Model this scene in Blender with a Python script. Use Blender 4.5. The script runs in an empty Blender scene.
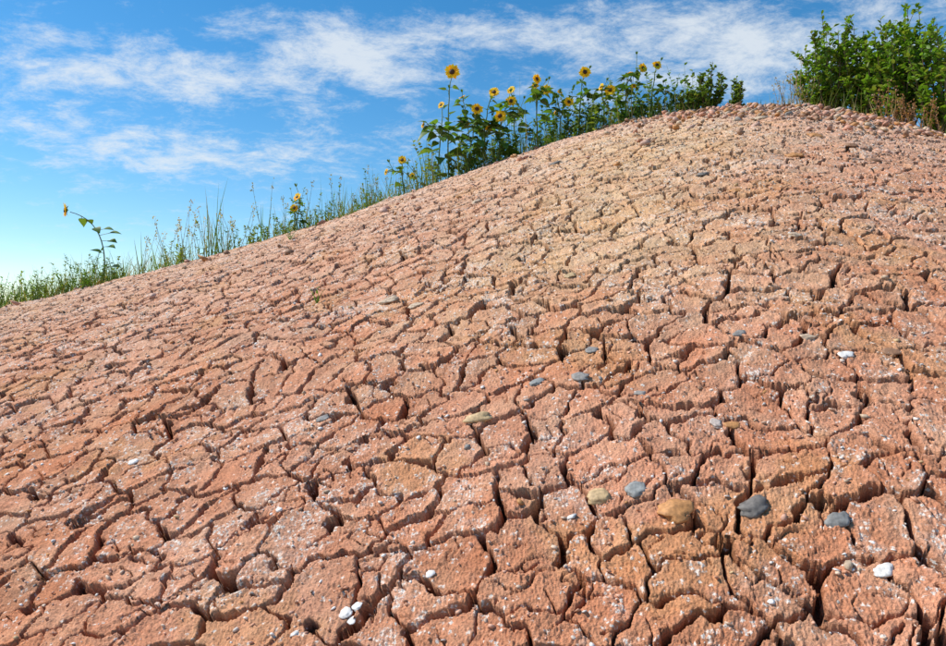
import bpy, math, random
import numpy as np
from mathutils import Vector, Matrix
random.seed(7); RNG=np.random.RandomState(11)
R=random.uniform
F=675.0; CX=473.0; CY=323.0
scene=bpy.context.scene
# ------------------------------------------------------------ noise
_p=RNG.permutation(256); PERM=np.concatenate([_p,_p]).astype(np.int64)
_ang=RNG.rand(256)*2*np.pi; GX=np.cos(_ang); GY=np.sin(_ang)
def perlin(x,y,seed=0):
    x=np.asarray(x,float)+seed*17.31; y=np.asarray(y,float)+seed*9.17
    xi=np.floor(x).astype(np.int64); yi=np.floor(y).astype(np.int64)
    xf=x-xi; yf=y-yi
    u=xf*xf*xf*(xf*(xf*6-15)+10); v=yf*yf*yf*(yf*(yf*6-15)+10)
    def g(ix,iy,dx,dy):
        h=PERM[PERM[ix&255]+(iy&255)]
        return GX[h]*dx+GY[h]*dy
    a=g(xi,yi,xf,yf); b=g(xi+1,yi,xf-1,yf); c=g(xi,yi+1,xf,yf-1); d=g(xi+1,yi+1,xf-1,yf-1)
    return ((a+(b-a)*u)+((c+(d-c)*u)-(a+(b-a)*u))*v)*1.5
JX=RNG.rand(256,256); JY=RNG.rand(256,256)
HR=[RNG.rand(256,256) for _ in range(4)]
def voronoi(x,y,jit=0.85):
    xi=np.floor(x).astype(np.int64); yi=np.floor(y).astype(np.int64)
    def pt(ix,iy):
        return ix+.5+(JX[ix&255,iy&255]-.5)*jit, iy+.5+(JY[ix&255,iy&255]-.5)*jit
    best=np.full(x.shape,9e9); bx=np.zeros(x.shape);by=np.zeros(x.shape)
    bi=np.zeros(x.shape,np.int64); bj=np.zeros(x.shape,np.int64)
    for i in(-1,0,1):
        for j in(-1,0,1):
            px,py=pt(xi+i,yi+j); d=(px-x)**2+(py-y)**2; m=d<best
            best[m]=d[m]; bx[m]=px[m]; by[m]=py[m]; bi[m]=(xi+i)[m]; bj[m]=(yi+j)[m]
    bd=np.full(x.shape,9e9)
    ni=np.zeros(x.shape,np.int64)
    for i in range(-2,3):
        for j in range(-2,3):
            ii=xi+i; jj=yi+j
            px,py=pt(ii,jj)
            dx=px-bx; dy=py-by; l=np.sqrt(dx*dx+dy*dy)
            same=(l<1e-6); l[same]=1
            d=((bx+px)*.5-x)*dx/l+((by+py)*.5-y)*dy/l
            d[same]=9e9
            m=d<bd; bd[m]=d[m]; ni[m]=((ii*7+bi*7)+(jj*13+bj*13))[m]
    return bd,bx,by,bi,bj,ni
def sstep(a,b,x):
    t=np.clip((x-a)/(b-a),0,1); return t*t*(3-2*t)
# ------------------------------------------------------------ terrain
A0=.9;B0=.594;TX=.2
_sil=[(0,312),(60,294),(120,281),(200,262),(300,232),(400,193),(500,162),(600,134),(660,119),(700,111),(760,106),(820,112),(880,123),(946,136)]
_u=np.array([(a-CX)/F for a,b in _sil]); _s=np.array([(CY-b)/F for a,b in _sil])
_pf=np.polyfit(_u,_s,6)
def Cu(u):
    u=np.clip(u,-.72,.72)
    return ((B0+TX*u-np.polyval(_pf,u))/2)**2/A0
def H(x,y):
    x=np.asarray(x,float);y=np.asarray(y,float)
    u=x/np.maximum(y,.35)
    z=-A0+B0*y+TX*x-Cu(u)*np.maximum(y,0)**2
    z=z-.12*np.maximum(np.abs(x)-4.6,0)**2
    z=z+.016*perlin(x*1.7,y*1.7,3)+.012*perlin(x*5,y*5,4)
    pl=-2.3+.05*perlin(x*.1,y*.1,5); k=.4
    h=np.clip(.5+.5*(z-pl)/k,0,1)
    return pl*(1-h)+z*h+k*h*(1-h)
def crest(u): return math.sqrt(A0/float(Cu(u)))
CELL=.088
def detail(x,y,full=True):
    sx=x; sy=y*1.1
    e1=perlin(sx*52,sy*52,3); e2=perlin(sx*52,sy*52,8)
    wx=.032*perlin(sx*6,sy*6,1)+.016*perlin(sx*20,sy*20,2)+.0065*e1+.0010*perlin(sx*120,sy*120,12)
    wy=.032*perlin(sx*6,sy*6,6)+.016*perlin(sx*20,sy*20,7)+.0065*e2+.0010*perlin(sx*120,sy*120,13)
    px=(sx+wx)/CELL; py=(sy+wy)/(CELL*.86)
    d,bx,by,bi,bj,ni=voronoi(px,py,.98); d=d*CELL
    hw=HR[0][ni&255,(ni*3)&255]
    wn=perlin(sx*9,sy*9,10)
    edge=perlin(sx*150,sy*150,9); edge2=perlin(sx*45,sy*45,11)
    w=.0026+.0062*np.clip(hw*1.3-.15,0,1)*np.clip(.8+1.1*wn,.2,1.5)
    w=w*(1+.20*edge+.55*edge2)*(1+.25*sstep(1.5,3.2,y))
    w=np.maximum(w,.0009)
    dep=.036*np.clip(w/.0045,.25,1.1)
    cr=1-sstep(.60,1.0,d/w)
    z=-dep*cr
    z=z-.0020*np.exp(-d/.0035)
    r1=HR[1][bi&255,bj&255]-.5; r2=HR[2][bi&255,bj&255]-.5; r3=HR[3][bi&255,bj&255]-.5
    z=z+.0050*r1+CELL*((px-bx)*r2*.11+(py-by)*(r3*.11))
    z=z+.0030*np.exp(-((d-.010)/.008)**2)*(HR[2][bj&255,bi&255])     # slightly raised rims
    qx=(sx+wx*.8)/.040+31.3; qy=(sy+wy*.8)/.037+11.7
    d2,cx2,cy2,ci,cj,nj=voronoi(qx,qy,.95); d2=d2*.040
    m2=np.clip(.25+1.6*perlin(sx*7,sy*7,14),0,1)*(HR[1][nj&255,(nj*5)&255]>.45)
    w2=.0026*np.clip(m2,.05,1)*(1+.4*edge+.5*edge2)
    cr2=(1-sstep(.4,1,d2/np.maximum(w2,1e-4)))*m2
    z=z-.013*cr2-.0010*np.exp(-d2/.004)*(.4+m2)
    z=z+.0026*(HR[2][ci&255,cj&255]-.5)
    z=z+.0022*perlin(sx*24,sy*24,15)+.0024*perlin(sx*58,sy*58,16)
    f1=perlin(sx*125,sy*125,17); f2=perlin(sx*260,sy*260,18)
    z=z+.0030*np.abs(f1)*(.5+1.2*np.abs(perlin(sx*12,sy*12,19)))+.0018*f2+.0016*np.abs(perlin(sx*190,sy*190,20))
    rg=sstep(3.3,4.6,y)*sstep(.2,1.6,x)
    z=z+rg*(.010*perlin(sx*16,sy*16,40)+.012*np.maximum(perlin(sx*34,sy*34,41),0))
    return z,np.maximum(cr,cr2*.7),(r1,r2,r3,d,f1,f2)
def S(x,y):
    x=np.atleast_1d(np.asarray(x,float)); y=np.atleast_1d(np.asarray(y,float))
    return H(x,y)+detail(x,y)[0]*1.1
def ground_hit(px,py):
    u=(px-CX)/F; s=(CY-py)/F
    yy=np.linspace(.5,7,2600); d=H(u*yy,yy)-s*yy
    k=np.argmax(d>0) if (d>0).any() else np.argmax(d)
    return u*yy[k],yy[k]
# ------------------------------------------------------------ materials
def newmat(name):
    m=bpy.data.materials.new(name); m.use_nodes=True
    nt=m.node_tree; nt.nodes.clear(); return m,nt
def clay_material():
    m,nt=newmat("cracked_clay"); N=nt.nodes.new; L=nt.links.new
    out=N('ShaderNodeOutputMaterial'); b=N('ShaderNodeBsdfPrincipled'); at=N('ShaderNodeAttribute'); at.attribute_name="Col"
    tc=N('ShaderNodeTexCoord')
    n1=N('ShaderNodeTexNoise'); n1.inputs['Scale'].default_value=260; n1.inputs['Detail'].default_value=3; n1.inputs['Roughness'].default_value=.7
    L(tc.outputs['Object'],n1.inputs['Vector'])
    r1=N('ShaderNodeMapRange'); r1.inputs[1].default_value=.3;r1.inputs[2].default_value=.7;r1.inputs[3].default_value=.66;r1.inputs[4].default_value=1.34
    L(n1.outputs['Fac'],r1.inputs[0])
    vm=N('ShaderNodeVectorMath');vm.operation='SCALE';L(at.outputs['Color'],vm.inputs[0]);L(r1.outputs[0],vm.inputs['Scale'])
    ds=N('ShaderNodeVectorMath');ds.operation='MULTIPLY_ADD';L(n1.outputs['Color'],ds.inputs[0]);ds.inputs[1].default_value=(.012,.012,.012);L(tc.outputs['Object'],ds.inputs[2])
    vo=N('ShaderNodeTexVoronoi'); vo.inputs['Scale'].default_value=170; L(ds.outputs[0],vo.inputs['Vector'])
    sc=N('ShaderNodeSeparateColor'); L(vo.outputs['Color'],sc.inputs[0])
    a2=N('ShaderNodeAttribute'); a2.attribute_name="Salt"
    lt=N('ShaderNodeMath'); lt.operation='LESS_THAN'; L(sc.outputs[0],lt.inputs[0]); L(a2.outputs['Fac'],lt.inputs[1])
    rr=N('ShaderNodeMapRange'); rr.inputs[1].default_value=.30;rr.inputs[2].default_value=.6;rr.inputs[3].default_value=.9;rr.inputs[4].default_value=0; L(vo.outputs['Distance'],rr.inputs[0])
    mm=N('ShaderNodeMath');mm.operation='MULTIPLY';L(lt.outputs[0],mm.inputs[0]);L(rr.outputs[0],mm.inputs[1])
    mx=N('ShaderNodeMix');mx.data_type='RGBA';L(mm.outputs[0],mx.inputs['Factor']);L(vm.outputs[0],mx.inputs['A']);mx.inputs['B'].default_value=(.86,.80,.71,1)
    L(mx.outputs['Result'],b.inputs['Base Color'])
    b.inputs['Roughness'].default_value=.95; b.inputs['Specular IOR Level'].default_value=.1
    bu=N('ShaderNodeBump');bu.inputs['Strength'].default_value=1.0;bu.inputs['Distance'].default_value=.004
    L(n1.outputs['Fac'],bu.inputs['Height'])
    L(bu.outputs[0],b.inputs['Normal']); L(b.outputs[0],out.inputs[0]); return m
def leaf_material(name,trans=.35,rough=.5):
    m,nt=newmat(name); N=nt.nodes.new; L=nt.links.new
    out=N('ShaderNodeOutputMaterial'); b=N('ShaderNodeBsdfPrincipled'); at=N('ShaderNodeAttribute'); at.attribute_name="Col"
    L(at.outputs['Color'],b.inputs['Base Color']); b.inputs['Roughness'].default_value=rough; b.inputs['Specular IOR Level'].default_value=.3
    if trans>0:
        t=N('ShaderNodeBsdfTranslucent'); mm=N('ShaderNodeVectorMath');mm.operation='MULTIPLY';mm.inputs[1].default_value=(1.5,1.6,.7)
        L(at.outputs['Color'],mm.inputs[0]);L(mm.outputs[0],t.inputs['Color'])
        mx=N('ShaderNodeMixShader');mx.inputs[0].default_value=trans
        L(b.outputs[0],mx.inputs[1]);L(t.outputs[0],mx.inputs[2]);L(mx.outputs[0],out.inputs[0])
    else: L(b.outputs[0],out.inputs[0])
    return m
def stone_material():
    m,nt=newmat("stone"); N=nt.nodes.new; L=nt.links.new
    out=N('ShaderNodeOutputMaterial'); b=N('ShaderNodeBsdfPrincipled'); at=N('ShaderNodeAttribute'); at.attribute_name="Col"
    tc=N('ShaderNodeTexCoord'); n=N('ShaderNodeTexNoise'); n.inputs['Scale'].default_value=140; n.inputs['Detail'].default_value=4
    L(tc.outputs['Object'],n.inputs['Vector'])
    r=N('ShaderNodeMapRange'); r.inputs[1].default_value=.3;r.inputs[2].default_value=.7;r.inputs[3].default_value=.65;r.inputs[4].default_value=1.28
    L(n.outputs['Fac'],r.inputs[0])
    vm=N('ShaderNodeVectorMath');vm.operation='SCALE';L(at.outputs['Color'],vm.inputs[0]);L(r.outputs[0],vm.inputs['Scale'])
    L(vm.outputs[0],b.inputs['Base Color']); b.inputs['Roughness'].default_value=.65
    bu=N('ShaderNodeBump');bu.inputs['Strength'].default_value=.5;bu.inputs['Distance'].default_value=.002
    L(n.outputs['Fac'],bu.inputs['Height']);L(bu.outputs[0],b.inputs['Normal'])
    L(b.outputs[0],out.inputs[0]); return m
M_CLAY=clay_material(); M_LEAF=leaf_material("foliage",.35,.45); M_STEM=leaf_material("stem",0,.6); M_PETAL=leaf_material("petal",.3,.6); M_STONE=stone_material()
# ------------------------------------------------------------ ground sheet (polar grid about the viewing spot, fine where the bank is)
def build_ground():
    a_f=np.radians(np.linspace(-41,41,1350))
    a_c=np.radians(np.linspace(41,319,90))[1:-1]
    ang=np.concatenate([a_f,a_c]); na=len(ang); nf=len(a_f)
    r=np.concatenate([np.geomspace(.05,.62,26)[:-1],np.geomspace(.62,6.6,1100),np.geomspace(6.6,1800,70)[1:]]); nr=len(r)
    RR,AA=np.meshgrid(r,ang,indexing='ij')
    X=(RR*np.sin(AA)).ravel(); Y=(RR*np.cos(AA)).ravel()
    Z=H(X,Y)
    dense=((RR>=.6)&(RR<=6.7)&(np.abs((AA+np.pi)%(2*np.pi)-np.pi)<np.radians(41.2))).ravel()
    xd=X[dense].copy(); yd=Y[dense].copy()
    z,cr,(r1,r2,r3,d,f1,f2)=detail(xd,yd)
    e=.04
    gx=(H(xd+e,yd)-H(xd-e,yd))/(2*e); gy=(H(xd,yd+e)-H(xd,yd-e))/(2*e)
    il=1/np.sqrt(1+gx*gx+gy*gy)
    def col(x,y):
        n1=perlin(x*.9,y*.9,21); n2=perlin(x*3,y*3,22); n3=perlin(x*14,y*14,23)
        red=np.array([.600,.255,.135]); pink=np.array([.640,.325,.205]); tan=np.array([.700,.455,.255]); pale=np.array([.700,.440,.300])
        t=np.clip(.5+.8*n2+.5*n3,0,1)[:,None]
        c=red*(1-t)+pink*t
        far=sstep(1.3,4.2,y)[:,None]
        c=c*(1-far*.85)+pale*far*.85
        cx=.60+.10*(y-2.6); band=np.exp(-((x-cx-.35*n1)/.60)**2)*sstep(1.2,2.1,y)*(1-sstep(3.4,4.8,y))
        tt=np.clip(band*.75+.15*np.clip(n1,0,1)+.25*n3,0,.85)[:,None]
        c=c*(1-tt)+tan*tt
        return c
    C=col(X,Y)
    Cd=C[dense]
    Cd=Cd*(1+.15*r1[:,None]+.06*r2[:,None])
    Cd[:,1]*=1+.10*r3; Cd[:,2]*=1+.16*r3
    o=sstep(.25,.6,perlin(xd*4,yd*4,27)+.25*perlin(xd*30,yd*30,31))
    Cd=Cd*(1-.28*o[:,None])+np.array([.64,.34,.13])*.28*o[:,None]
    dust=perlin(xd*40,yd*40,33)[:,None]
    Cd=Cd*(1+.12*dust)
    Cd=Cd*(1-.74*cr[:,None]*np.array([.94,1.0,1.03]))  # cracks: darker moist soil, plus crack shade painted into the clay colour
    patch=np.clip(.16+.8*perlin(xd*3.2,yd*3.2,24)+.9*perlin(xd*11,yd*11,28)+.9*perlin(xd*35,yd*35,29),0,1)
    bl_=(sstep(.4,1,patch)*.18*(.6+.8*np.clip(f1,-.5,1)))[:,None]*(1-cr[:,None])
    Cd=Cd*(1-bl_)+np.array([.80,.68,.58])*bl_
    salt=np.zeros(len(X)); salt[dense]=(.045+.45*patch**1.8)*(1-cr)
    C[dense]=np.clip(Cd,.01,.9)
    X[dense]-=gx*il*z; Y[dense]-=gy*il*z; Z[dense]+=il*z
    g=sstep(7.5,11,np.sqrt(X*X+Y*Y))[:,None]
    gr=np.array([.10,.13,.04])*(1+.5*perlin(X*.3,Y*.3,26))[:,None]
    C=C*(1-g)+gr*g
    i=np.arange(nr-1)[:,None]; j=np.arange(na)[None,:]; j2=(j+1)%na
    q=np.stack([i*na+j+0*j, (i+1)*na+j, (i+1)*na+j2, i*na+j2],-1).reshape(-1,4)
    V=np.stack([X,Y,Z],1); V=np.vstack([V,[0,0,float(H(0,0))]]); C=np.vstack([C,C[0]]); salt=np.append(salt,0)
    tri=np.stack([np.full(na,len(V)-1),np.arange(na),(np.arange(na)+1)%na],-1)
    me=bpy.data.meshes.new("clay_hill")
    nq=len(q); nt=len(tri)
    me.vertices.add(len(V)); me.vertices.foreach_set("co",V.ravel().astype(np.float32))
    me.loops.add(nq*4+nt*3); me.loops.foreach_set("vertex_index",np.concatenate([q[:,::-1].ravel(),tri[:,::-1].ravel()]).astype(np.int32))
    me.polygons.add(nq+nt)
    ls=np.concatenate([np.arange(nq)*4,nq*4+np.arange(nt)*3]).astype(np.int32)
    me.polygons.foreach_set("loop_start",ls)
    me.polygons.foreach_set("use_smooth",np.ones(nq+nt,bool))
    me.update(calc_edges=True)
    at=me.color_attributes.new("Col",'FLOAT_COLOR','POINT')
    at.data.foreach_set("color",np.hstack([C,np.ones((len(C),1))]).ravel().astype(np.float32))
    sa=me.attributes.new("Salt",'FLOAT','POINT'); sa.data.foreach_set("value",salt.astype(np.float32))
    me.materials.append(M_CLAY)
    ob=bpy.data.objects.new("clay_hill",me); scene.collection.objects.link(ob)
    if me.polygons[5].normal.z<0: me.flip_normals()
    return ob
build_ground()
# ------------------------------------------------------------ mesh builder
class MB:
    def __init__(s): s.v=[];s.f=[];s.c=[];s.m=[]
    def add(s,vs,fs,col,mat):
        o=len(s.v); s.v.extend([tuple(a) for a in vs])
        for f in fs: s.f.append(tuple(i+o for i in f)); s.c.append(col); s.m.append(mat)
    def obj(s,name,mats,smooth=True,origin=None):
        me=bpy.data.meshes.new(name)
        o=Vector(origin) if origin is not None else Vector((0,0,0))
        me.from_pydata([(a[0]-o.x,a[1]-o.y,a[2]-o.z) for a in s.v],[],s.f)
        at=me.color_attributes.new("Col",'FLOAT_COLOR','CORNER')
        arr=np.ones((len(me.loops),4),np.float32)
        lens=[len(f) for f in s.f]
        arr[:,:3]=np.repeat(np.array(s.c,np.float32),lens,axis=0)
        at.data.foreach_set("color",arr.ravel())
        me.polygons.foreach_set("material_index",np.array(s.m,np.int32))
        if smooth: me.polygons.foreach_set("use_smooth",np.ones(len(s.f),bool))
        for m in mats: me.materials.append(m)
        me.update()
        ob=bpy.data.objects.new(name,me); ob.location=o; scene.collection.objects.link(ob); return ob
    def tube(s,pts,rads,col,mat=1,sides=5):
        vs=[];fs=[]
        for i,p in enumerate(pts):
            t=(pts[min(i+1,len(pts)-1)]-pts[max(i-1,0)])
            t=t.normalized() if t.length>1e-9 else Vector((0,0,1))
            a=t.cross(Vector((.3,1,.1))).normalized(); b=t.cross(a)
            for k in range(sides):
                an=2*math.pi*k/sides; vs.append(p+(a*math.cos(an)+b*math.sin(an))*rads[i])
        for i in range(len(pts)-1):
            for k in range(sides):
                k2=(k+1)%sides; fs.append((i*sides+k,i*sides+k2,(i+1)*sides+k2,(i+1)*sides+k))
        s.add(vs,fs,col,mat)
    def leaf(s,base,d,n,L,W,col,prof,droop=.3,fold=.25,mat=0):
        d=d.normalized(); sd=d.cross(n)
        if sd.length<1e-4: sd=d.cross(Vector((1,.2,0)))
        sd.normalize(); n=sd.cross(d).normalized()
        vs=[];fs=[];K=len(prof)
        for i,(t,w) in enumerate(prof):
            c=base+d*(L*t*(1-.25*droop*t))-n*(droop*L*t*t*.7)
            h=w*W; vs+= [c-sd*h+n*(h*fold),c,c+sd*h+n*(h*fold)]
        for i in range(K-1):
            a=i*3; fs.append((a,a+1,a+4,a+3)); fs.append((a+1,a+2,a+5,a+4))
        s.add(vs,fs,col,mat)
    def blade(s,base,d,L,w,bend,col,mat=0,seg=4):
        side=d.cross(Vector((R(-1,1),R(-1,1),.05))).normalized()
        p=base.copy(); vs=[];fs=[]
        dd=d.normalized()
        for i in range(seg+1):
            t=i/seg; ww=w*(1-t)**.7*.5+.0002
            vs+=[p-side*ww,p+side*ww]
            dd=(dd+bend*(1/seg)).normalized(); p=p+dd*(L/seg)
        for i in range(seg): fs.append((2*i,2*i+1,2*i+3,2*i+2))
        s.add(vs,fs,col,mat)
HEART=[(0,.18),(.06,.62),(.2,.9),(.38,.86),(.6,.58),(.82,.24),(1,.0)]
OVAL=[(0,.08),(.25,.8),(.5,1),(.78,.65),(1,0)]
LANCE=[(0,.15),(.3,1),(.65,.7),(1,0)]
def rv(a=1): return Vector((R(-a,a),R(-a,a),R(-a,a)))
def jit(c,a=.2):
    k=1+R(-a,a); return (c[0]*k*(1+R(-.12,.12)),c[1]*k,c[2]*k*(1+R(-.2,.2)))
def gz(x,y): return float(H(x,y))
def W(px,py,y): return Vector(((px-CX)/F*y,y,(CY-py)/F*y))
def bez(a,b,c,n):
    return [a*(1-t)**2+b*2*t*(1-t)+c*t*t for t in [i/n for i in range(n+1)]]
GREEN=(.115,.205,.030); DGREEN=(.070,.140,.028); YGREEN=(.21,.27,.05); STRAW=(.42,.32,.14)
# ------------------------------------------------------------ sunflowers
def flower(mb,c,n,D):
    n=n.normalized(); a=n.cross(Vector((0,0,1))).normalized(); b=a.cross(n)
    rd=D*.5*.34
    for lay,(k,lm) in enumerate(((15,1.0),(13,.86))):
        for i in range(k):
            an=2*math.pi*(i+lay*.5+R(-.25,.25))/k
            dr=a*math.cos(an)+b*math.sin(an)
            L=(D*.5-rd*.75)*lm*R(.8,1.12)
            mb.leaf(c+dr*rd*.75-n*(.001+.001*lay),dr+n*R(-.15,.30),n,L,L*.30,jit((.92,.64,.012) if random.random()<.8 else (.90,.50,.01),.06),[(0,.55),(.35,1),(.7,.75),(1,0)],R(-.1,.3),.25,2)
    vs=[];fs=[];rings=[(1,-.1),(.96,.18),(.7,.36),(.35,.42)];S_=12
    for q,h in rings:
        for k in range(S_):
            an=2*math.pi*k/S_; j=1+R(-.06,.06)
            vs.append(c+(a*math.cos(an)+b*math.sin(an))*rd*q*j+n*rd*h)
    vs.append(c+n*rd*.38)
    for r_ in range(3):
        for k in range(S_):
            k2=(k+1)%S_; fs.append((r_*S_+k,r_*S_+k2,(r_+1)*S_+k2,(r_+1)*S_+k))
    for k in range(S_): fs.append((3*S_+k,3*S_+(k+1)%S_,4*S_))
    mb.add(vs,fs,(.07,.028,.008),1)
    vs=[];fs=[]
    for q,h in((1.1,-.15),(.8,-.6),(.25,-.85)):
        for k in range(S_):
            an=2*math.pi*k/S_; vs.append(c+(a*math.cos(an)+b*math.sin(an))*rd*q+n*rd*h)
    for r_ in range(2):
        for k in range(S_):
            k2=(k+1)%S_; fs.append((r_*S_+k,(r_+1)*S_+k,(r_+1)*S_+k2,r_*S_+k2))
    mb.add(vs,fs,GREEN,1)
    for i in range(12):
        an=2*math.pi*(i+R(-.3,.3))/12; dr=a*math.cos(an)+b*math.sin(an)
        mb.leaf(c+dr*rd*.9-n*rd*.35,dr-n*R(.1,.6),n,rd*R(.9,1.5),rd*.28,jit(GREEN),LANCE,.2,.2,0)
def bud(mb,p,d,r):
    for i in range(9):
        an=i*2.4; q=Vector((math.cos(an),math.sin(an),0))
        mb.leaf(p+q*r*.4,(d+q*.7),-q,r*2.3,r*.5,jit(GREEN),LANCE,-.5,.2,0)
def sunflower(bpx,off,heads,leafL=.10,nl=9,dens=1):
    u=(bpx-CX)/F; y=crest(u)+off; x=u*y; base=Vector((x,y,gz(x,y)-.01))
    mb=MB()
    for hi,(hx,hy,hs,face) in enumerate(heads):
        yy=y+R(-.12,.12); top=W(hx,hy,yy); D=hs/F*yy*1.12
        n=Vector(face).normalized()
        st=base if hi==0 else main[int(len(main)*R(.3,.5))]
        neck=top-n*D*.22
        mid=st.lerp(neck,.6)+Vector((R(-.04,.04),R(-.03,.03),.03)); 
        ctrl=mid+Vector(((neck.x-st.x)*-.15,0,(neck.z-st.z)*.22))
        pts=bez(st,ctrl,neck,10)
        for k in range(1,10): pts[k]+=rv(.004)
        if hi==0: main=pts
        r0=.0060 if hi==0 else .0035
        mb.tube(pts,[r0+(.0024-r0)*i/10 for i in range(11)],jit((.14,.20,.055)),1,6)
        flower(mb,top,n,D)
        for k in range(nl):
            t=R(.08,.82) if hi==0 else R(.2,.85)
            q=pts[int(t*10)].lerp(pts[min(10,int(t*10)+1)],R(0,1))
            an=k*2.4+R(-.5,.5); dr=Vector((math.cos(an),math.sin(an),R(.0,.6)))
            L=leafL*(1.3-.95*t)*R(.7,1.15)
            pet=q+dr*L*.35
            mb.tube([q,q+dr*L*.18,pet],[.0016]*3,jit(YGREEN),1,4)
            nn=Vector((0,0,1))+rv(.35)
            mb.leaf(pet,dr+Vector((0,0,R(-.6,.0))),nn,L,L*.38,jit(GREEN if random.random()<.6 else DGREEN,.3),HEART,R(.2,.7),R(.05,.35),0)
        if random.random()<.8:
            q=pts[R(0,1)>.5 and 7 or 6]; d=Vector((R(-.7,.7),R(-.3,.3),1)).normalized()
            e=q+d*R(.05,.13); mb.tube([q,q.lerp(e,.5)+rv(.006),e],[.002]*3,jit(YGREEN),1,4); bud(mb,e,d,.009)
    return mb.obj("sunflower",[M_LEAF,M_STEM,M_PETAL],origin=base)
P=[
 (449,.10,[(452,72,15,(-.1,-1,.15))],.10,9),
 (436,.05,[(441,105,8,(-.6,-.8,.3)),(423,125,7,(-.9,-.4,.2))],.12,14),
 (466,.10,[(477,109,12,(.2,-1,.2)),(462,97,8,(-.5,-.3,1)),(467,123,6,(.4,-1,.3))],.13,14),
 (484,.20,[(494,92,11,(-.3,-1,.3)),(489,128,8,(-.4,-1,.0))],.13,15),
 (498,.05,[(500,116,12,(-.3,-1,.0)),(511,101,11,(.1,-1,.2))],.13,14),
 (517,.22,[(511,90,9,(-.5,-.8,.4)),(521,112,7,(.5,-.6,.5))],.12,12),
 (538,.10,[(537,79,10,(.5,-.7,.1)),(546,90,11,(-.2,-1,.2)),(535,86,8,(-.6,-1,.3))],.10,10),
 (560,.10,[(569,102,10,(.2,-1,.2)),(556,112,6,(-.6,-.6,.4)),(560,92,6,(.3,-.8,.6))],.095,10),
 (578,.20,[(585,72,12,(.1,-1,.1)),(592,95,6,(.5,-.6,.5))],.09,10),
 (604,.08,[(610,90,11,(-.2,-1,.1)),(601,87,8,(-.8,-.4,.3))],.105,11),
 (626,.12,[(629,73,8,(-.3,-.3,1)),(643,68,10,(.3,-.9,.2)),(634,86,6,(.1,-1,.4))],.095,11),
 (650,.15,[(657,65,10,(.1,-.9,.2)),(668,92,7,(.3,-.5,.8))],.09,10),
 (404,.05,[(402,160,9,(-.2,-1,.3)),(386,172,7,(-.8,-.5,.2))],.07,8),
 (416,.15,[(412,176,7,(-.3,-1,.2))],.09,9),
 (299,.05,[(294,208,9,(-.2,-1,.2)),(297,197,9,(-.4,-.8,.5))],.07,10),
]
for a in P: sunflower(*a)
def lean_sunflower():
    u=(103-CX)/F; y=crest(u)+.12; x=u*y; base=Vector((x,y,gz(x,y)-.01)); mb=MB()
    pts=bez(base,W(112,222,y),W(70,212,y-.05),14)
    mb.tube(pts,[.0045-.0022*i/14 for i in range(15)],jit((.14,.20,.055)),1,6)
    flower(mb,W(65,210,y-.05),Vector((-1,-.7,.1)),.105)
    for (lx,ly,t) in((120,226,8),(128,240,6),(92,222,11),(84,224,12),(120,245,5),(96,250,4),(110,262,2),(128,262,2),(100,232,9),(132,228,7)):
        q=pts[t]; e=W(lx,ly,y+R(-.1,.05)); d=(e-q)
        mb.tube([q,q.lerp(e,.35)],[.0016]*2,YGREEN,1,4)
        mb.leaf(q.lerp(e,.3),d,Vector((R(-.3,.3),-.5,1)),.085*R(.7,1.1),.030,jit(GREEN,.25),HEART,.4,.2,0)
    mb.obj("sunflower",[M_LEAF,M_STEM,M_PETAL],origin=base)
lean_sunflower()
# ------------------------------------------------------------ grass
def grass():
    mb=MB()
    def tuft(px,off,n,h,wob=.5,cols=(GREEN,YGREEN,STRAW),wts=(5,4,2),spread=.05,w=.0042):
        u=(px-CX)/F; y=crest(u)+off; x=u*y
        for i in range(n):
            bx=x+random.gauss(0,spread); by=y+random.gauss(0,spread)
            L=h*R(.45,1.1)
            d=Vector((R(-.35,.35)*wob*1.6,R(-.35,.35)*wob*1.6,1))
            b=Vector((R(-1,1),R(-1,1),R(-.9,.1)))*wob*R(.2,1.1)
            mb.blade(Vector((bx,by,gz(bx,by)-.01)),d,L,w*R(.6,1.2),b,jit(random.choices(cols,wts)[0],.25))
    for i in range(120):
        px=R(-30,130); off=R(-.02,.4); tuft(px,off,int(R(5,11)),R(.10,.26),R(.5,1.2),wts=(5,5,2))
    cl=[R(110,420) for _ in range(36)]
    for i in range(165):
        px=random.choice(cl)+random.gauss(0,9); off=R(-.04,.35)
        tuft(px,off,int(R(3,9)),R(.05,.25),R(.5,1.3),wts=(4,4,3),spread=.035)
    for i in range(170):
        px=R(420,700); tuft(px,R(-.02,.4),int(R(4,9)),R(.10,.32),R(.3,.7))
    for i in range(40):
        px=R(680,800); tuft(px,R(0,.3),int(R(3,7)),R(.05,.16),.6,wts=(2,2,4))
    for i in range(50):
        px=R(780,960); tuft(px,R(0,.4),int(R(5,9)),R(.08,.28),.6,wts=(2,2,4))
    for px,h,n in((212,.50,10),(209,.36,12),(222,.26,10),(330,.34,6),(345,.28,6),(370,.30,6),(515,.62,6),(523,.45,6),(430,.42,6),(418,.3,8),(395,.25,8),(560,.42,6),(590,.45,5),(632,.4,6),(675,.35,6),(150,.3,5),(262,.3,5)):
        tuft(px,.05,n,h,.28,wts=(6,2,1),spread=.03,w=.007)
    mb.obj("grass",[M_LEAF,M_STEM])
grass()
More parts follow.
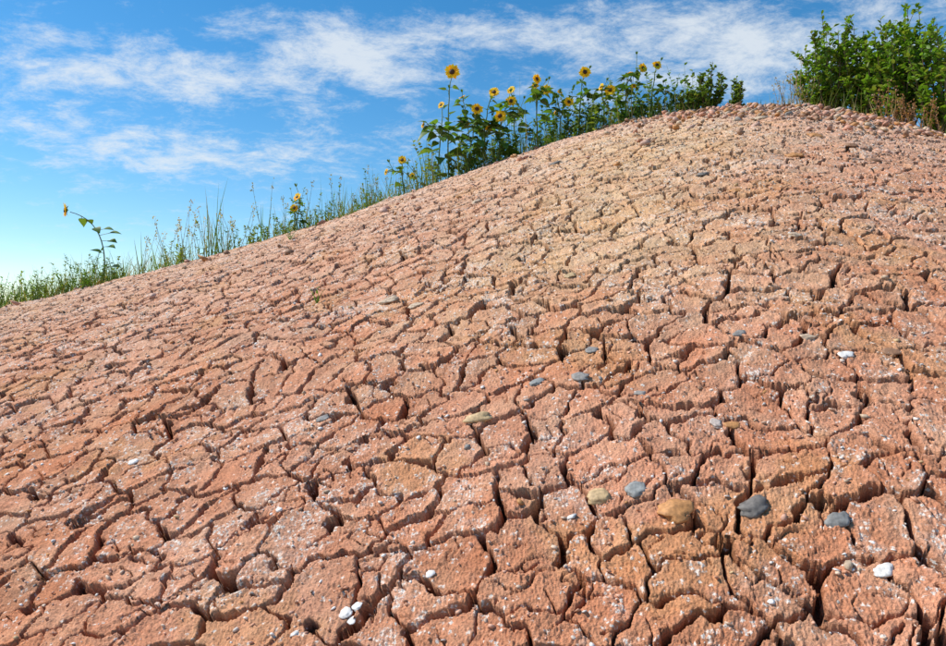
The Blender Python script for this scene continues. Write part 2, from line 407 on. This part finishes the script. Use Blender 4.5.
# ------------------------------------------------------------ weeds
def weed(mb,px,off,h,n,col,leafL=.03,lw=.18,spread=.04,lean=.35,dens=16,prof=LANCE,seed=None):
    u=(px-CX)/F; y=crest(u)+off; x=u*y
    for i in range(n):
        bx=x+random.gauss(0,spread); by=y+random.gauss(0,spread)
        b=Vector((bx,by,gz(bx,by)-.01)); hh=h*R(.6,1.1)
        tip=b+Vector((R(-lean,lean)*hh,R(-lean,lean)*hh,hh)); mid=b.lerp(tip,.5)+rv(.02)
        pts=bez(b,mid,tip,6); mb.tube(pts,[.0022-.0014*k/6 for k in range(7)],jit(col,.2),1,4)
        for k in range(dens):
            t=R(.1,1); q=pts[min(5,int(t*6))].lerp(pts[min(6,int(t*6)+1)],R(0,1))
            an=R(0,6.28); d=Vector((math.cos(an),math.sin(an),R(.1,1.1)))
            mb.leaf(q,d,Vector((0,0,1))+rv(.3),leafL*R(.6,1.2)*(1.2-.6*t),leafL*lw,jit(col,.3),prof,R(0,.5),.2,0)
        if seed:
            for k in range(10):
                q=tip+Vector((R(-.012,.012),R(-.012,.012),R(-.05,.02))); mb.leaf(q,Vector((R(-.5,.5),R(-.5,.5),1)),rv(1),.012,.004,jit(seed,.3),LANCE,0,.2,0)
mb=MB()
for i in range(36): weed(mb,R(-30,100),R(.0,.35),R(.10,.26),3,random.choice([GREEN,YGREEN]),.038,.15)
for i in range(26): weed(mb,R(100,270),R(.0,.3),R(.08,.26),2,random.choice([GREEN,YGREEN,YGREEN]),.035,.2)
for i in range(26): weed(mb,R(270,430),R(.0,.3),R(.10,.30),2,random.choice([GREEN,YGREEN]),.035,.2)
for i in range(75): weed(mb,R(430,700),R(.05,.4),R(.16,.40),3,random.choice([GREEN,DGREEN,YGREEN]),.05,.24)
mb.obj("weeds",[M_LEAF,M_STEM])
mb=MB()
for px in(182,190,197,205,228,236,160,145): weed(mb,px,R(0,.2),R(.22,.36),4,(.30,.26,.11),.02,.14,.03,.3,10,seed=(.5,.40,.2))
for px in(270,283,310,335,368,378): weed(mb,px,R(0,.2),R(.25,.38),2,(.20,.22,.08),.025,.14,.03,.2,10,seed=(.34,.30,.14))
for px in(778,786,793,800,806): weed(mb,px,R(.0,.2),R(.22,.38),4,(.36,.26,.14),.022,.14,.03,.3,10,seed=(.46,.35,.2))
for px in(880,893,900,908,916,925,938): weed(mb,px,R(-.12,.0),R(.12,.24),4,(.36,.19,.10),.022,.2,.03,.4,12,seed=(.4,.2,.1))
mb.obj("dry_weeds",[M_LEAF,M_STEM])
# ------------------------------------------------------------ shrubs
def shrub(px,off,h,w,nst,col,leafL=.05,tw=9,bare=.12,name="shrub"):
    u=(px-CX)/F; y=crest(u)+off; x=u*y; base=Vector((x,y,gz(x,y)-.02)); mb=MB()
    for i in range(nst):
        a=R(0,6.28); rr=math.sqrt(R(0,1))*w*.5
        hh=h*R(.62,1.04)*(1-.30*(rr/(w*.5))**2)
        b=base+Vector((math.cos(a)*rr*.35,math.sin(a)*rr*.35,0))
        tip=base+Vector((math.cos(a)*rr+R(-.03,.03),math.sin(a)*rr,hh))
        ctrl=b.lerp(tip,.5)+Vector((math.cos(a)*rr*.2,math.sin(a)*rr*.2,0))+rv(.03)
        pts=bez(b,ctrl,tip,12); mb.tube(pts,[.006-.0046*k/12 for k in range(13)],jit((.12,.08,.04)),1,5)
        def lv(q,ax,s=1):
            an=R(0,6.28); d=ax*R(.3,1.0)+Vector((math.cos(an),math.sin(an),R(-.2,.5)))
            mb.leaf(q,d,Vector((0,0,1))+rv(.6),leafL*s*R(.65,1.2),leafL*s*.28,jit(col if random.random()<.65 else YGREEN,.35),OVAL,R(-.1,.5),R(.1,.4),0)
        for k in range(int(hh/.016)):
            t=bare+(1-bare)*R(0,1); q=pts[min(11,int(t*12))].lerp(pts[min(12,int(t*12)+1)],R(0,1)); lv(q,Vector((0,0,1)),1.15-.4*t)
        for k in range(tw):
            t=R(bare,.9); q=pts[int(t*12)]; an=R(0,6.28)
            d=Vector((math.cos(an),math.sin(an),R(.5,1.5))).normalized(); e=q+d*R(.06,.18)*min(1,h)
            pp=[q,q.lerp(e,.5)+rv(.01),e]; mb.tube(pp,[.0022,.0016,.001],jit((.14,.12,.05)),1,4)
            for m_ in range(12): lv(q.lerp(e,R(.15,1)),d,.85)
    return mb.obj(name,[M_LEAF,M_STEM],origin=base)
BUSH=(.145,.265,.028)
shrub(830,.28,.76,.46,26,BUSH,.044)
shrub(866,.32,.70,.42,22,BUSH,.044)
shrub(899,.26,.84,.52,28,BUSH,.048)
shrub(950,.23,.86,.48,22,BUSH,.048)
shrub(709,.12,.42,.20,13,(.12,.20,.035),.036,7,name="sapling")
shrub(738,.12,.34,.10,7,(.11,.18,.035),.034,7,name="sapling")
shrub(690,.12,.28,.22,9,(.11,.18,.035),.036,5,name="sapling")
for (px,py,h) in((317,303,.07),(290,240,.10),(712,130,.07)):
    x,y=ground_hit(px,py); mb=MB(); b=Vector((x,y,float(S(x,y)[0])-.005))
    for k in range(6):
        d=Vector((R(-.5,.5),R(-.5,.5),1)); mb.blade(b,d,h*R(.6,1.1),.004,Vector((R(-.5,.5),R(-.3,.3),-.2)),jit(GREEN,.2))
    for k in range(5): mb.leaf(b+Vector((0,0,h*R(.1,.8))),Vector((R(-1,1),R(-1,1),.6)),Vector((0,0,1)),h*.25,h*.05,jit(GREEN),LANCE,.2,.2,0)
    mb.obj("seedling",[M_LEAF,M_STEM],origin=b)
# ------------------------------------------------------------ stones
import bmesh
def ico(sub):
    bm=bmesh.new(); bmesh.ops.create_icosphere(bm,subdivisions=sub,radius=1)
    v=np.array([a.co[:] for a in bm.verts]); f=np.array([[q.index for q in t.verts] for t in bm.faces]); bm.free(); return v,f
V1,F1=ico(1); V3,F3=ico(3)
GREY=(.30,.27,.24);DGREY=(.17,.15,.13);BLUEG=(.29,.29,.27);ORG=(.52,.24,.08);OCH=(.56,.38,.19);TAN=(.58,.42,.28);WHT=(.80,.75,.69);BRN=(.33,.17,.09)
def pebble(px,py,wpx,hpx,col,name="pebble"):
    x,y=ground_hit(px,py+hpx*.2); r=wpx/2/F*y*1.02
    asp=min(1.0,hpx/wpx*1.2)
    ax=np.array([r,r*asp,r*.30])
    v=V3.copy(); s=RNG.rand()*50
    for k in range(5):
        nn=RNG.randn(3); nn/=np.linalg.norm(nn); t=RNG.uniform(.62,.85); dd=v@nn; v=v-np.outer(np.maximum(dd-t,0),nn)*.85
    n=perlin(v[:,0]*1.3+s,v[:,1]*1.3+v[:,2]*1.7,2); n2=perlin(v[:,0]*3+s,v[:,1]*3-v[:,2]*3,5)
    v=v*(1+.30*n+.12*n2)[:,None]*ax*1.12
    a=R(-.3,.3); c,s_=math.cos(a),math.sin(a); v=np.stack([v[:,0]*c-v[:,1]*s_,v[:,0]*s_+v[:,1]*c,v[:,2]],1)
    sx=(gz(x+.05,y)-gz(x-.05,y))/.1; sy=(gz(x,y+.05)-gz(x,y-.05))/.1
    v[:,2]+=v[:,0]*sx+v[:,1]*sy
    gx_,gy_=np.meshgrid(np.linspace(-.7,.7,5)*r,np.linspace(-.7,.7,5)*r*asp)
    pts=S(x+gx_.ravel(),y+gy_.ravel())-gx_.ravel()*sx-gy_.ravel()*sy
    z=float(np.percentile(pts,76))
    mb=MB(); mb.add(v+np.array([x,y,z+r*.10]),[tuple(f) for f in F3],col,0)
    mb.obj(name,[M_STONE],origin=(x,y,z))
for a in [(676,512,34,17,ORG),(756,509,31,14,DGREY),(838,523,25,12,(.24,.23,.21)),(599,499,22,12,OCH),(636,491,20,12,BLUEG),
          (480,420,26,8,OCH),(537,383,14,7,BLUEG),(580,379,16,8,GREY),(388,301,18,9,TAN),(716,424,12,9,(.55,.45,.38)),(732,427,14,7,ORG),
          (592,350,12,6,GREY),(739,333,13,6,GREY),(703,174,11,7,DGREY),(736,190,11,6,ORG),(795,155,15,7,ORG),(760,118,13,7,TAN),
          (745,111,13,7,TAN),(905,203,14,7,BRN),(846,358,13,8,WHT),(884,571,18,10,WHT),(787,322,12,6,WHT),(345,612,12,8,WHT),(357,606,9,7,WHT),(369,611,9,7,WHT),(352,617,8,6,WHT),
          (430,574,9,6,WHT),(892,350,17,7,BRN),(640,392,11,5,GREY),(875,160,15,8,BRN),(815,135,15,8,ORG),(850,145,13,7,BRN),(570,275,11,6,OCH),(133,462,9,6,WHT),(322,420,12,6,GREY),(795,237,13,6,TAN),(808,338,14,6,TAN),(416,307,14,7,TAN),(555,163,10,6,DGREY),(476,201,10,6,TAN)]:
    pebble(*a)
def gravel(name,n,smin,smax,pw,cols,wts,region,mask=None,sink=.2,flat=.6):
    ang=np.radians(RNG.uniform(-40,40,n)); 
    rr=np.sqrt(RNG.uniform(region[0]**2,region[1]**2,n)); X=rr*np.sin(ang); Y=rr*np.cos(ang)
    if mask is not None:
        k=mask(X,Y)>RNG.rand(n); X=X[k];Y=Y[k]
    n=len(X); sz=smin+(smax-smin)*RNG.rand(n)**pw
    Z=S(X,Y); D=detail(X,Y)[1]; 
    k=D<.5; X=X[k];Y=Y[k];Z=Z[k];sz=sz[k]; n=len(X)
    v=V1[None]*(1+.34*(RNG.rand(n,len(V1),1)-.5)*2)
    ax=np.stack([RNG.uniform(.6,1.3,n),RNG.uniform(.6,1.3,n),RNG.uniform(flat*.7,flat*1.3,n)],1)
    v=v*ax[:,None,:]*sz[:,None,None]*.5
    a=RNG.rand(n)*6.28; c=np.cos(a)[:,None];s=np.sin(a)[:,None]
    v=np.stack([v[:,:,0]*c-v[:,:,1]*s,v[:,:,0]*s+v[:,:,1]*c,v[:,:,2]+.4*v[:,:,1]],2)
    v=v+np.stack([X,Y,Z+sz*sink],1)[:,None,:]
    f=(F1[None]+np.arange(n)[:,None,None]*len(V1)).reshape(-1,3)
    me=bpy.data.meshes.new(name); me.vertices.add(n*len(V1)); me.vertices.foreach_set("co",v.ravel().astype(np.float32))
    me.loops.add(len(f)*3); me.loops.foreach_set("vertex_index",f.ravel().astype(np.int32))
    me.polygons.add(len(f)); me.polygons.foreach_set("loop_start",(np.arange(len(f))*3).astype(np.int32))
    me.update(calc_edges=True)
    ci=RNG.choice(len(cols),n,p=np.array(wts)/sum(wts)); C=np.array(cols)[ci]*RNG.uniform(.85,1.12,(n,1))
    C=np.repeat(C,len(V1),0); at=me.color_attributes.new("Col",'FLOAT_COLOR','POINT')
    at.data.foreach_set("color",np.hstack([C,np.ones((len(C),1))]).ravel().astype(np.float32))
    me.materials.append(M_STONE); ob=bpy.data.objects.new(name,me); scene.collection.objects.link(ob)
CL=[(.66,.36,.24),(.62,.30,.17),(.70,.50,.36)]
gravel("clay_crumbs",42000,.0015,.010,3,CL+[WHT,(.72,.60,.50)],[4,3,3,.8,1.5],(.7,5.4))
gravel("salt_flecks",44000,.0014,.009,3.6,[(.90,.86,.80),(.84,.77,.68)],[2,1],(.7,5.0),lambda x,y:np.clip(.06+.7*perlin(x*3.2,y*3.2,24)+.9*perlin(x*11,y*11,28)+1.1*perlin(x*35,y*35,29),0.08,1),.05,.4)
gravel("small_stones",1300,.006,.018,2.5,[TAN,BRN,ORG,GREY,OCH,WHT],[3,1.4,1.2,1.4,1,2],(.9,5),None,.05,.5)
gravel("gravel",26000,.009,.056,3.0,[TAN,BRN,ORG,GREY,DGREY,(.60,.36,.26),(.57,.27,.17)],[2.5,3.2,3.2,.5,.3,4.5,4],(3.0,6),
       lambda x,y:np.clip(.02+.9*sstep(3.5,4.7,np.hypot(x,y)+.25*perlin(x*2,y*2,50))*sstep(.7,1.7,x),0,1))
# ------------------------------------------------------------ light
SUN_AZ=math.radians(-79); SUN_EL=math.radians(51)
sd=Vector((math.sin(SUN_AZ)*math.cos(SUN_EL),math.cos(SUN_AZ)*math.cos(SUN_EL),math.sin(SUN_EL)))
sl=bpy.data.lights.new("sun",'SUN'); sl.energy=5; sl.angle=math.radians(.53); sl.color=(1,.945,.86)
so=bpy.data.objects.new("sun",sl); so.rotation_euler=(-sd).to_track_quat('-Z','Y').to_euler(); scene.collection.objects.link(so)
w=bpy.data.worlds.new("World"); scene.world=w; w.use_nodes=True; nt=w.node_tree; nt.nodes.clear(); N=nt.nodes.new; L=nt.links.new
out=N('ShaderNodeOutputWorld'); bg=N('ShaderNodeBackground'); bg.inputs[1].default_value=.12
sky=N('ShaderNodeTexSky'); sky.sky_type='NISHITA'; sky.sun_disc=False; sky.sun_elevation=SUN_EL; sky.sun_rotation=SUN_AZ; sky.air_density=1.0; sky.dust_density=.1; sky.ozone_density=2.4
tc=N('ShaderNodeTexCoord'); sp=N('ShaderNodeSeparateXYZ'); L(tc.outputs['Generated'],sp.inputs[0])
def mth(op,a,b=None,c=None,clamp=False):
    n=N('ShaderNodeMath'); n.operation=op; n.use_clamp=clamp
    for i,q in enumerate((a,b,c)):
        if q is None: continue
        if isinstance(q,(int,float)): n.inputs[i].default_value=q
        else: L(q,n.inputs[i])
    return n.outputs[0]
az=mth('ARCTAN2',sp.outputs[0],sp.outputs[1]); el=mth('ARCSINE',sp.outputs[2])
ae=N('ShaderNodeCombineXYZ'); L(az,ae.inputs[0]); L(el,ae.inputs[1])
def blob(px,py,sx,sy,amp,rot=0):
    u=(px-CX)/F; v=(CY-py)/F; a=math.atan(u); e=math.atan(v/math.sqrt(1+u*u))
    m=N('ShaderNodeMapping'); m.vector_type='TEXTURE'; m.inputs['Location'].default_value=(a,e,0); m.inputs['Rotation'].default_value=(0,0,math.radians(rot)); m.inputs['Scale'].default_value=(sx/F,sy/F,1)
    L(ae.outputs[0],m.inputs[0]); l=N('ShaderNodeVectorMath'); l.operation='LENGTH'; L(m.outputs[0],l.inputs[0])
    g=mth('EXPONENT',mth('MULTIPLY',mth('POWER',l.outputs['Value'],2.0),-1.0)); return mth('MULTIPLY',g,amp)
bl=[(190,76,160,26,1.0,4),(350,52,80,28,.9,-8),(500,38,160,18,.7,2),(740,56,170,42,1.1,-3),(215,158,130,20,.9,5),(60,125,80,26,.5,-10),(400,130,90,16,.4,8)]
tot=None
for b in bl:
    g=blob(*b); tot=g if tot is None else mth('ADD',tot,g)
den=mth('ADD',sp.outputs[2],.22)
pc=N('ShaderNodeCombineXYZ'); L(mth('DIVIDE',sp.outputs[0],den),pc.inputs[0]); L(mth('DIVIDE',sp.outputs[1],den),pc.inputs[1])
mp=N('ShaderNodeMapping'); mp.inputs['Rotation'].default_value=(0,0,math.radians(-20)); mp.inputs['Scale'].default_value=(1.0,1.3,1); L(pc.outputs[0],mp.inputs[0])
n1=N('ShaderNodeTexNoise'); n1.inputs['Scale'].default_value=6; n1.inputs['Detail'].default_value=8; n1.inputs['Roughness'].default_value=.74; n1.inputs['Distortion'].default_value=.2; L(mp.outputs[0],n1.inputs['Vector'])
d=mth('ADD',mth('MULTIPLY',n1.outputs['Fac'],2.2),mth('MULTIPLY',tot,.55))
mr=N('ShaderNodeMapRange'); mr.interpolation_type='SMOOTHSTEP'; mr.inputs[1].default_value=1.15; mr.inputs[2].default_value=1.95; mr.inputs[3].default_value=0; mr.inputs[4].default_value=.8; L(d,mr.inputs[0])
hs=N('ShaderNodeHueSaturation'); hs.inputs['Hue'].default_value=.494; hs.inputs['Saturation'].default_value=1.36; hs.inputs['Value'].default_value=1.25; L(sky.outputs[0],hs.inputs['Color'])
mx=N('ShaderNodeMix'); mx.data_type='RGBA'; L(mr.outputs[0],mx.inputs['Factor']); L(hs.outputs[0],mx.inputs['A']); mx.inputs['B'].default_value=(7.0,7.4,7.7,1)
L(mx.outputs['Result'],bg.inputs[0]); L(bg.outputs[0],out.inputs[0])
# ------------------------------------------------------------ camera
cd=bpy.data.cameras.new("camera"); cd.sensor_width=36; cd.lens=36*F/946; cd.clip_start=.02; cd.clip_end=5000
co=bpy.data.objects.new("camera",cd); co.location=(0,0,0); co.rotation_euler=(math.radians(90),0,0); scene.collection.objects.link(co); scene.camera=co
scene.view_settings.view_transform='Standard'; scene.view_settings.look='None'; scene.view_settings.exposure=0
